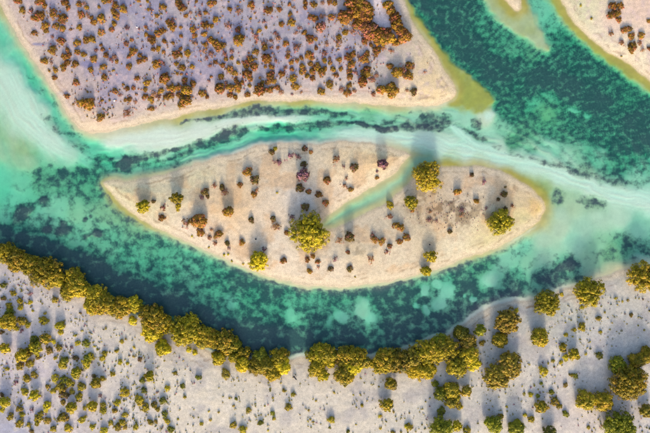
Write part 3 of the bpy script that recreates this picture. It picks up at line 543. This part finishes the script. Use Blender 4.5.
SINGLE = '''132.4 320.7 4.5 Y;162.3 348 7.3 Y;188.9 350 2.8 Y;194.7 352.3 3 Y;225.7 374 4.6 B;263 349.6 1.2 Y;480 330.6 5.8 G;482.4 342.8 2.8 M;390.3 384 6.2 M;386.5 404.7 6.7 M;331.4 419.5 3.6 M;362 405.5 1.8 M;409.3 427 3.4 M;435.5 384 3.5 G;440.5 394 6.5 G;452 390.5 8 M;456 398 5 M;451 403 5.5 B;466.7 391.5 5.2 B;459 406.2 3.8 M;441.3 411.3 4.2 G;443 428 11.5 G;457 426 5.2 Y;467 431 4 M;379.6 416.4 1.6 Y;380.4 428.3 1.5 M;
548 303 12.5 M;508 321.5 12 B;516.5 310.4 2.2 Y;500.4 340 7 M;540 338 9 M;582 327.3 4.2 M;574.7 329.8 2 M;566 334.8 2 Y;561.7 294.6 2 Y;590 291.5 14.5 M;644 276.5 15 M;598.5 318.4 2.5 M;616 298.2 1.6 Y;622.6 301.5 1.2 M;628 300.3 1.4 M;631.2 315.1 2 B;582 307.6 2 M;605 312.3 1.2 M;510 365 13 B;497 377 12.5 B;563 347.6 4.2 M;574.3 354.7 6 M;565.7 358 3 Y;561 362.3 2 Y;553 361 2 B;585.8 354 1.5 M;599.2 355.5 3.6 G;544 371.2 4.8 M;575.6 375.8 2.7 G;571 375 2 B;565.7 385.2 2.2 B;551.5 392.3 2.8 G;541.3 383.4 1.8 G;554.8 401.7 4 M;559.4 406.3 2.8 M;541.3 406.8 6.2 M;565.7 413.9 3.2 G;531.4 419.4 3.5 Y;525 415 2 M;524.3 394 1.6 M;530.7 394.6 2.4 Y;538 396 2 G;493.9 424.5 8.5 G;501 416.4 3 M;516.7 428.3 7.5 G;549.7 431.6 6 G;588.6 427.6 2 B;586.5 400.4 10 M;603.5 402 10 M;618.2 364.9 8.5 G;631 383 17.5 M;637.3 361 7.5 M;647.4 356 8.5 M;646.2 410.6 6 B;620.8 427.5 15 G;600.5 332 1.8 M;506.6 406.8 1.5 Y'''
SCRUB = '''3.3 298.3 2.5 D;3.3 285.6 3.2 G;13.2 293.5 3 M;30 294 2.6 P;30 302.5 2.2 Y;20 301 3.3 M;20.4 307.5 3 M;9 305.8 3.6 M;9.6 311.6 4.5 G;7.5 321.6 7.5 M;1.5 322 5 M;21.6 320.7 4.6 M;27.4 324.5 3 M;16.6 328.5 2.6 M;21.6 330.4 2.6 P;1 332.4 2.5 D;43.5 320.7 4.4 M;54.8 300 3.2 B;59.8 325.7 4.9 M;60.6 332.4 2.8 Y;32.7 310.8 1.5 Y;45.7 338.5 5.3 M;34 339.8 4.5 G;35.7 348.1 6.5 M;30.7 347.3 3 M;59 347.8 3.3 M;53.2 341.5 2.6 M;49 350.6 3.7 B;4.6 348.1 5.2 M;21.6 355.6 6.5 M;27.4 353 4.5 B;77.6 343.2 2.6 M;85.9 343.5 4 G;71.4 347.3 2.2 P;75.2 335.7 1.5 M;75.6 358.1 2.8 D;88 358 4.5 G;90.5 356.4 3.6 M;104.6 353.5 2.8 M;102.5 358.4 2.8 M;94.7 346.5 1.2 Y;64 360.6 4.2 G;55.3 358 1.8 M;44.9 313.3 1.5 M;38.2 357.3 2.5 B;
19.6 366 4 M;30 363.5 4 M;7 369 2.2 B;26.6 378.4 4 M;34 375 3.6 B;16 382.3 3.2 P;24.6 391.7 3.7 M;34 395.9 5.2 M;39.9 395.9 2.4 P;4.2 402.5 5.2 M;2 410 2.6 M;1.7 395 2.4 D;10.3 416.7 3.5 M;19.6 423.3 3.9 M;18.8 409.2 3.2 B;22 414.5 2.6 M;31.6 410 2.6 P;28.6 424.5 2.4 B;31.6 431.6 2.4 D;46.5 405.9 4.6 Y;37.9 419.1 4 M;40.7 414.2 3.2 B;36.9 424.1 2.4 M;47.3 420.5 3.6 B;53.2 429.1 3 M;63.1 364.5 4.2 M;86.4 363.5 4.8 M;75.6 373 5.2 M;55.1 378.4 3.8 M;47.7 386.7 2.5 B;53.2 390.9 3 B;64 380.1 4.3 G;69.8 383.4 4 M;60.6 387.6 4.8 M;64 395 4.3 D;71.8 391.7 2.8 B;81.4 386.7 4.2 M;78.9 397.2 4 M;95.5 383.4 5 M;102.5 378.9 2.8 M;93.9 376 2.2 D;100.5 395.9 2.5 P;71.4 407.8 5.4 M;63.1 402.5 3 B;61.5 417.5 4.4 M;65.6 418.3 3.2 B;92.2 406.2 5.2 M;84.7 408.3 2.2 B;82.2 420 3.8 M;103 410.8 3.6 M;103 405 3 B;92.2 427.1 2.7 M;68.1 428.3 4.2 M;103.8 430.8 4 M;
112.5 374.3 2.6 Y;149.5 376.3 5 M;142.4 380.1 2.8 G;144 390.6 3.1 G;124.6 392.6 4.6 Y;117.4 403 3.5 M;114.6 410.8 2.9 B;139 400.5 4.8 M;145.3 407.5 4.2 M;154 405 3.4 M;157.3 409.2 2.4 M;162.8 400.9 3.6 G;167.3 388.4 2.7 Y;164.8 414.2 3 G;167.3 421.1 3 M;170.6 429.4 3.1 G;150.2 422.1 2.8 M;155.6 421.6 2 B;135.7 427.1 2.9 M;124.9 415 2.8 M;110.8 422.8 2.4 M;122.4 422.5 3.4 M;117.4 427.4 3.7 M;124.9 427.4 2.4 B;175.1 373.1 1.9 M;198.5 377.6 2.8 G;182.6 386.2 2.7 G;184.7 397.2 1.7 M;178 419.1 1.3 M;201.3 423.8 1.8 M;120 362 2.6 Y;127.4 363.5 1.8 Y;121.6 341.5 2.2 M;125.7 339 1.2 B;139.9 359.4 2.4 D;116.6 351 2 M;134 347.6 1.6 Y;133.7 356.4 1.4 M;
236.2 398.9 1.8 G;229.6 397.9 1.3 Y;233.7 405.9 1.5 M;248.5 410 2.6 M;233.2 425.3 3.2 M;242.7 429.9 4 M;260.6 423 2.6 G;272.6 413.3 2.4 G;273.9 418.6 1.8 M;288.4 407.2 3.5 M;293 394.7 2.4 M;283.9 390.6 1.8 M;272.8 397.9 1.1 Y;264.8 405.9 1 Y;210.3 420 1.5 M;218.6 412.2 1.2 M;209 411.3 1.2 Y;268 430.4 1.2 M;334 392.6 1.2 Y;308.8 410.3 1.3 M;316 400.9 1.2 B;310.3 419.5 1.2 M;313 422 1.2 Y;329.6 427.8 1.5 G;356 424.6 1 M;380.9 416.3 1.6 M;393.5 411.7 1.3 Y;379 386.7 1 M;406.3 426.6 2 Y;392.5 432.4 2 M;401 432 1.3 M;348 431.6 2 G'''

def parse(s, dflt='O'):
    out = []
    for q in s.replace('\n', '').split(';'):
        f = q.split()
        if f: out.append((float(f[0]), float(f[1]), float(f[2]), f[3] if len(f) > 3 else dflt))
    return out

NUM = ['first', 'second', 'third', 'fourth', 'fifth', 'sixth', 'seventh', 'eighth', 'ninth', 'tenth', 'eleventh', 'twelfth']
LOOK = {'N': 'reddish', 'M': 'yellow-green', 'G': 'dark green', 'Y': 'bright yellow', 'B': 'dull brownish', 'O': 'olive-brown', 'R': 'reddish', 'P': 'purple-brown', 'D': 'dark olive'}
def size_word(r):
    return 'tiny' if r < 1.7 else 'small' if r < 2.75 else 'middling' if r < 3.9 else 'large' if r < 6 else 'big'
def third(v, cuts, words):
    for c, w in zip(cuts, words):
        if v < c: return w
    return words[-1]
def zone(key, x, y):
    if key == 'upper':
        return third(x, (60,115,165,215,265,315,360), ('by the left lagoon', 'in its left part', 'left of its middle', 'in its middle left', 'in its middle right', 'right of its middle', 'in its right part', 'by the sand point')), \
               third(y, (22,45,70), ('top edge', 'upper rows', 'lower rows', 'beach side')), 'upper flat'
    if key == 'island':
        return third(x, (185,235,285,325,365,415,455), ('at its left tip', 'in its left part', 'left of its biggest tree', 'around its biggest tree', 'right of its biggest tree', 'beside the inner creek', 'below its round creek tree', 'in its right end')), \
               third(y, (185,225), ('north side', 'centre', 'south side')), 'island'
    if key == 'ne': return ('', third(y, (25,), ('top', 'lower')), 'top right flat')
    if key == 'scrub':
        return third(x, (40,80,120,170,260), ('at the left edge', 'left', 'inner left', 'inner', 'open', 'middle')), \
               third(y, (345,380,405), ('by the fringe', 'upper rows', 'middle rows', 'bottom edge')), 'lower bank'
    return third(x, (300,420,500,560,610), ('left', 'middle', 'right of middle', 'right', 'far right', 'right edge')), third(y, (330,380), ('near the water', 'midway', 'bottom edge')), 'lower bank'

GROUPS = {'upper': 'shrubs on the upper sand flat', 'grove': 'trees of the dense grove near the sand point', 'grove2': 'trees in the row along the sand point shore',
          'ne': 'shrubs on the top right flat', 'island': 'plants on the island', 'fringe': 'mangroves fringing the lower shore',
          'single': 'trees and bushes on the right lower bank', 'scrub': 'scrub bushes on the lower bank'}
PL = []
for key, s in (('upper', UPPER), ('grove', GROVE), ('grove2', GROVE2), ('ne', NE), ('island', ISL), ('fringe', FRINGE), ('single', SINGLE), ('scrub', SCRUB)):
    for (x, y, r, t) in parse(s): PL.append([key, x, y, r*(1.1 if key in ('fringe', 'grove', 'grove2') else 1.07 if key in ('upper', 'ne') else 1.0), 'N' if key == 'grove' and t == 'R' else t])

UNIQUE = {(309.9, 231.6): 'biggest yellow-green mangrove on the island, left of the inner creek',
          (428.2, 175.7): 'round yellow-green mangrove at the mouth of the island creek',
          (501.6, 222.4): 'yellow-green mangrove standing alone at the right end of the island',
          (258, 261.2): 'bright yellow round mangrove on the south beach of the island',
          (143, 206.5): 'yellow bush nearest the left tip of the island',
          (176.7, 198): 'yellow bush second from the left tip of the island',
          (411, 202.3): 'yellow-green bush beside the inner creek just below the round mangrove',
          (431, 256.5): 'bright yellow bush, upper of two at the south shore',
          (426, 271.1): 'yellow bush, lower of two, touching the water of the lower channel',
          (303, 174.5): 'round purple-brown bush above the biggest island tree',
          (382.6, 164): 'purple-brown bush alone on the pale sand above the inner creek',
          (199, 220.8): 'largest olive-brown bush on the left side of the island',
          (345.4, 15.8): 'big round olive-brown tree left of the dense grove',
          (391.5, 89.9): 'big olive-brown bush nearest the beach below the sand point',
          (259.9, 89.6): 'big round olive-brown bush at the beach edge, middle of upper flat',
          (631, 383): 'broadest yellow-green mangrove on the right, above the bottom right corner',
          (620.8, 427.5): 'broad dark green mangrove cut by the bottom edge at right',
          (644, 276.5): 'yellow-green mangrove at the water, cut by the right edge',
          (590, 291.5): 'round yellow-green mangrove at the water, second from the right edge',
          (548, 303): 'yellow-green mangrove at the water, third from the right edge',
          (508, 321.5): 'dull brownish mangrove nearest the fringe at the water',
          (510, 365): 'upper one of two joined brownish mangrove crowns',
          (497, 377): 'lower one of two joined brownish mangrove crowns',
          (586.5, 400.4): 'left one of two joined yellow-green crowns beside the broadest mangrove',
          (603.5, 402): 'right one of two joined yellow-green crowns beside the broadest mangrove',
          (443, 428): 'dark green mangrove cut by the bottom edge, right of middle'}
def stem_label(key, x, y, r, t):
    kind = 'tree' if r >= 6 else ('sprout' if r < 1.7 else 'shrub')
    a, b, c = zone(key, x, y)
    return size_word(r), LOOK[t], kind, a, b, c
classes = {}
for p in PL:
    key, x, y, r, t = p
    if (x, y) in UNIQUE or key in ('grove', 'grove2', 'fringe'): continue
    classes.setdefault((key,)+stem_label(key, x, y, r, t), []).append(p)
LABEL = {}
for k, ps in classes.items():
    key, sz, lk, kind, a, b, c = k; ps.sort(key=lambda p: p[1]); n = len(ps)
    tail = f'on the {c}, {b}' + (f', {a}' if a else '')
    tail = tail.replace('by the fringe, inner left', 'fringe side, inner left')
    for i, p in enumerate(ps):
        if n == 1: s = f'{sz} {lk} {kind} {tail}'
        else:
            o = 'leftmost' if i == 0 else 'rightmost' if i == n-1 else (NUM[i]+' from left')
            s = f'{o} {sz} {lk} {kind} {tail}'
        if len(s.replace('-', ' ').split()) > 16: s = s.replace(' on the ', ', ')
        if len(s.replace('-', ' ').split()) > 16: s = s.replace(' from left', '')
        LABEL[(p[1], p[2])] = s
SIDE = ['upper left', 'upper', 'upper right', 'left', 'middle', 'right', 'lower left', 'lower']
for key, ph in (('grove', 'tree in the dense grove left of the sand point shore'), ('grove2', 'tree in the row along the sand point shore, counted from the top')):
    ps = [p for p in PL if p[0] == key]; ps.sort(key=lambda p: p[2])
    for i, p in enumerate(ps):
        o = (NUM[i] if i < 12 else ['fourth lowest', 'third lowest', 'second lowest', 'lowest'][i-len(ps)+4])
        LABEL[(p[1], p[2])] = f'{o} {"highest " if key == "grove" and i < 12 else ""}{"reddish" if p[4] == "N" else "olive-brown"} {ph}'
ps = [p for p in PL if p[0] == 'fringe']; ps.sort(key=lambda p: p[1])
ORD = lambda i: (['', 'twenty-', 'thirty-', 'forty-', 'fifty-'][(i+1)//10-1 if i >= 20 else 0])
def ordinal(n):
    ones = ['', 'first', 'second', 'third', 'fourth', 'fifth', 'sixth', 'seventh', 'eighth', 'ninth', 'tenth', 'eleventh', 'twelfth', 'thirteenth', 'fourteenth', 'fifteenth', 'sixteenth', 'seventeenth', 'eighteenth', 'nineteenth']
    if n < 20: return ones[n]
    t, o = divmod(n, 10); tens = {2: 'twenty', 3: 'thirty', 4: 'forty', 5: 'fifty', 6: 'sixty'}[t]
    return (tens[:-1]+'ieth') if o == 0 else tens+'-'+ones[o]
for i, p in enumerate(ps):
    n = len(ps)
    w = f'{ordinal(i+1)} crown from the left' if i < n//2 else (f'{ordinal(n-i)} crown from the right' if n-i > 1 else 'rightmost crown')
    LABEL[(p[1], p[2])] = f'{LOOK[p[4]]} mangrove, {w}, in the fringe along the lower shore'
LABEL.update(UNIQUE)

def place(x, y, zc):
    k = (CAM_H-zc)/CAM_H
    return (x-325)*S*k, (216.5-y)*S*k

rng = np.random.default_rng(11)
def add_tree(key, x, y, r, t):
    rr = r*S
    h = rr*.84+.6 if key in ('fringe', 'single', 'island', 'scrub') else rr*.75+.25
    zb = max(zat(x, y), -.25); zc = h*.42
    wx_, wy_ = place(x, y, zb+h*.55)
    root = bpy.data.objects.new('mangrove_tree' if key not in ('upper', 'grove', 'grove2') else 'salt_bush_tree', None); col.objects.link(root)
    root.location = (wx_, wy_, zb); root.empty_display_size = .5
    cr = (.33 if t != 'B' else .26)*(1 if rr > 1.4 else .8)
    nc = int(max(40, 2.7*rr*rr/(cr*cr)+24)); nl = 27
    asp = rng.uniform(.94, 1.08); ro = rr*(1.04 if rr < 1.35 else 1.15)-cr*.5; hh = h-cr*.6
    if rr < 1.35: subs = [(0, 0, 1.0, 1.0)]
    else:
        k = int(rng.integers(4, 7)); a0 = rng.uniform(0, 6.28); subs = [(0, 0, .62, 1.0)]
        for j in range(k):
            aa = a0+6.283*j/k+rng.normal(0, .22); f = rng.uniform(.44, .60)
            subs.append((math.cos(aa)*(.99-f)*ro*rng.uniform(.85, 1.08), math.sin(aa)*(.99-f)*ro*rng.uniform(.85, 1.08), f, rng.uniform(.68, .95)))
    A = []; CC = []
    for (ox, oy, f, hf) in subs:
        nn_ = int(max(26, 1.55*(rr*f)**2/(cr*cr)+13))
        Q, fc, a, b, C = foliage(rng, ro*f*asp, ro*f/asp, hh*hf, zc*hf, cr*rng.uniform(.85, 1.15), nn_, nl, .145, .10, -.3, .15, .6)
        Q = Q+np.array([ox, oy, 0]); C = C+np.array([ox, oy, 0]); lift = rng.uniform(-.22, .22)
        A.append((Q, np.clip(a+lift, 0, 1), b)); CC.append(C)
    Q = np.concatenate([q[0] for q in A]); a = np.concatenate([q[1] for q in A]); b = np.concatenate([q[2] for q in A]); C = np.concatenate(CC); fc = np.arange(len(Q)).reshape(-1, 4)
    cm = leaf_mesh('crown', Q, fc, a, b, LEAF[t]); crown = bpy.data.objects.new('crown', cm); col.objects.link(crown); crown.parent = root
    tm = trunk_mesh(rng, C, rr, h, zc); tr = bpy.data.objects.new('trunk', tm); col.objects.link(tr); tr.parent = root
    root['label'] = LABEL[(x, y)]; root['category'] = 'tree'; root['group'] = GROUPS[key]

def add_shrub(key, x, y, r, t):
    rr = r*S
    if r < 1.7: me = SPROUT[rng.integers(len(SPROUT))]; nm = 'sprout'
    elif t in 'RP': me = LOOSE[rng.integers(len(LOOSE))]; nm = 'shrub'
    else: me = SHRUB[rng.integers(len(SHRUB))]; nm = 'shrub'
    hs = rr*(.56 if key in ('upper', 'ne') else .64)*rng.uniform(.85, 1.15)
    zb = zat(x, y); wx_, wy_ = place(x, y, zb+hs*.5)
    if nm == 'shrub': nm = {'upper': 'salt_bush', 'ne': 'salt_bush', 'island': 'shrub'}.get(key, 'mangrove_bush')
    o = bpy.data.objects.new(nm, me); col.objects.link(o)
    o.location = (wx_, wy_, zb); o.rotation_euler = (0, 0, rng.uniform(0, 6.28))
    q = rng.uniform(.93, 1.08); o.scale = (rr*1.05*q, rr*1.05/q, hs)
    o.material_slots[0].link = 'OBJECT'; o.material_slots[0].material = LEAF[t]
    o['label'] = LABEL[(x, y)]; o['category'] = 'shrub' if r >= 1.7 else 'sprout'; o['group'] = GROUPS[key]

for key, x, y, r, t in PL:
    (add_tree if r >= 5 or key in ('grove', 'grove2', 'fringe') else add_shrub)(key, x, y, r, t)

# ------------------------------------------------------------------ ground cover nobody could count: low seedlings and litter
def cover(name, label, mat, n, fn, seed, size):
    g = np.random.default_rng(seed); pts = []
    while len(pts) < n:
        x, y = g.uniform(-15, 665), g.uniform(-12, 445)
        if g.random() < fn(x, y): pts.append((x, y))
    vs_, t1 = [], []
    for x, y in pts:
        s = size*g.uniform(.5, 1.5); k = int(g.integers(5, 10)); z = zat(x, y)
        c = np.array([(x-325)*S, (216.5-y)*S, z+s*.25])
        o = g.normal(0, 1, (k, 3)); o /= np.linalg.norm(o, axis=1)[:, None]; P = c+o*s*.6*np.array([1, 1, .45])
        N = o+g.normal(0, .3, (k, 3)); T = np.cross(N, g.normal(0, 1, (k, 3))); T /= np.linalg.norm(T, axis=1)[:, None]; N /= np.linalg.norm(N, axis=1)[:, None]; U = np.cross(N, T); q = s*.55
        vs_.append(np.stack([P-T*q, P-U*q*.6, P+T*q, P+U*q*.6], 1).reshape(-1, 3)); t1.append(np.full(k*4, g.random()))
    Vv = np.concatenate(vs_); tt = np.concatenate(t1)
    me = leaf_mesh(name, Vv, np.arange(len(Vv)).reshape(-1, 4), tt, tt, mat)
    o = bpy.data.objects.new(name, me); col.objects.link(o); o['kind'] = 'stuff'; o['label'] = label; o['category'] = 'ground cover'
def lookup(A, x, y):
    return A[min(np.searchsorted(gy, y), ny-1), min(np.searchsorted(gx, x), nx-1)]
CL = fbm(X, Y, 26, 71, 3)
f_up = lambda x, y: (lookup(d_bank, x, y) > 12)*(.15+1.6*max(0, lookup(CL, x, y)-.42)*2)*(1 if x < 385 else .1)
f_lo = lambda x, y: (lookup(d_low, x, y) > 16)*((.9 if x < 180 else .55)*max(0, lookup(CL, x, y)-.3)*2)
cover('low_scrub', 'scattered tiny reddish and brown low scrub between the shrubs of the upper flat', LEAF['R'], 520, f_up, 3, .22)
cover('low_scrub', 'scattered tiny dark brown litter plants between the shrubs of the upper flat', LEAF['O'], 800, f_up, 4, .2)
cover('seedlings', 'scattered tiny yellow-green mangrove seedlings on the lower bank', LEAF['M'], 1700, f_lo, 5, .2)
cover('low_scrub', 'scattered tiny purplish low scrub on the lower bank', LEAF['P'], 300, f_lo, 6, .2)
f_lit = lambda x, y: float(ell(np.array(x), np.array(y), (450,212,36,17,0,.9)))
cover('leaf_litter', 'reddish brown twig and leaf litter on the right half of the island', LEAF['P'], 260, f_lit, 8, .10)

# ------------------------------------------------------------------ small single things
def lump(name, label, cat, x, y, sx, sy, sz, rot, mat, seed, group=None):
    import bmesh
    bm = bmesh.new(); bmesh.ops.create_icosphere(bm, subdivisions=2, radius=1); g = random.Random(seed)
    ph = [g.uniform(0, 6) for _ in range(6)]
    for v in bm.verts:
        k = 1+.16*math.sin(3*v.co.x+ph[0])+.14*math.sin(4*v.co.y+ph[1])+.12*math.sin(5*v.co.z+ph[2]); v.co = Vector((v.co.x*k*sx, v.co.y*k*sy, (v.co.z*k*.8+.35)*sz))
    me = bpy.data.meshes.new(name); bm.to_mesh(me); bm.free(); me.materials.append(mat)
    me.polygons.foreach_set('use_smooth', np.ones(len(me.polygons), bool))
    o = bpy.data.objects.new(name, me); col.objects.link(o)
    o.location = ((x-325)*S, (216.5-y)*S, zat(x, y)); o.rotation_euler = (0, 0, rot); o['label'] = label; o['category'] = cat
    if group: o['group'] = group
    return o
def log(name, label, x0, y0, x1, y1, r, mat, z=None, bend=.1, seed=1):
    g = random.Random(seed); a = Vector(((x0-325)*S, (216.5-y0)*S, 0)); b = Vector(((x1-325)*S, (216.5-y1)*S, 0)); n = 9; L = b-a; c = (a+b)/2
    base_z = zat((x0+x1)/2, (y0+y1)/2) if z is None else z
    pts = [(a+L*i/(n-1)-c)+Vector((g.uniform(-1, 1)*bend*.3, math.sin(i/(n-1)*3.1)*bend, .05+r+g.uniform(-.02, .02))) for i in range(n)]
    tb = [([tuple(p) for p in pts], [r*(1-.55*i/(n-1)) for i in range(n)])]
    for i in (3, 5, 6):
        d = Vector((g.uniform(-.5, .5), g.choice((-1, 1))*g.uniform(.25, .5), .12))*min(1.0, L.length*.3); tb.append(([tuple(pts[i]), tuple(pts[i]+d)], [r*.5, r*.2]))
    o = bpy.data.objects.new(name, tubes_mesh(name, tb, mat)); col.objects.link(o); o.location = (c.x, c.y, base_z); o['label'] = label; o['category'] = 'driftwood'
log('bleached_trunk', 'thin bleached fallen trunk lying along the fringe at the water', 331, 349, 349, 351.5, .075, M_PALEWOOD, -.05, .12, 4)
log('driftwood', 'short dark driftwood piece on the bare sand below the fringe', 293.6, 375.6, 296.6, 379.2, .2, M_DARKWOOD, None, .12, 9)
lump('stone', 'small dark stone on the island left of the yellow south mangrove', 'stone', 256, 239, .17, .14, .14, .3, M_DARKWOOD, 2)
lump('stone', 'small dark stone on the island above the two yellow bushes', 'stone', 429.3, 244.5, .16, .12, .12, 1.3, M_DARKWOOD, 3)
lump('pale_stone', 'chalk-white stone on the beach side of the upper flat', 'stone', 115.3, 101, .22, .16, .12, .7, M_STONE, 6)
lump('pale_stone', 'pinkish white stone among the shrubs of the upper flat', 'stone', 138.2, 28.4, .16, .14, .1, .2, M_STONE, 7)
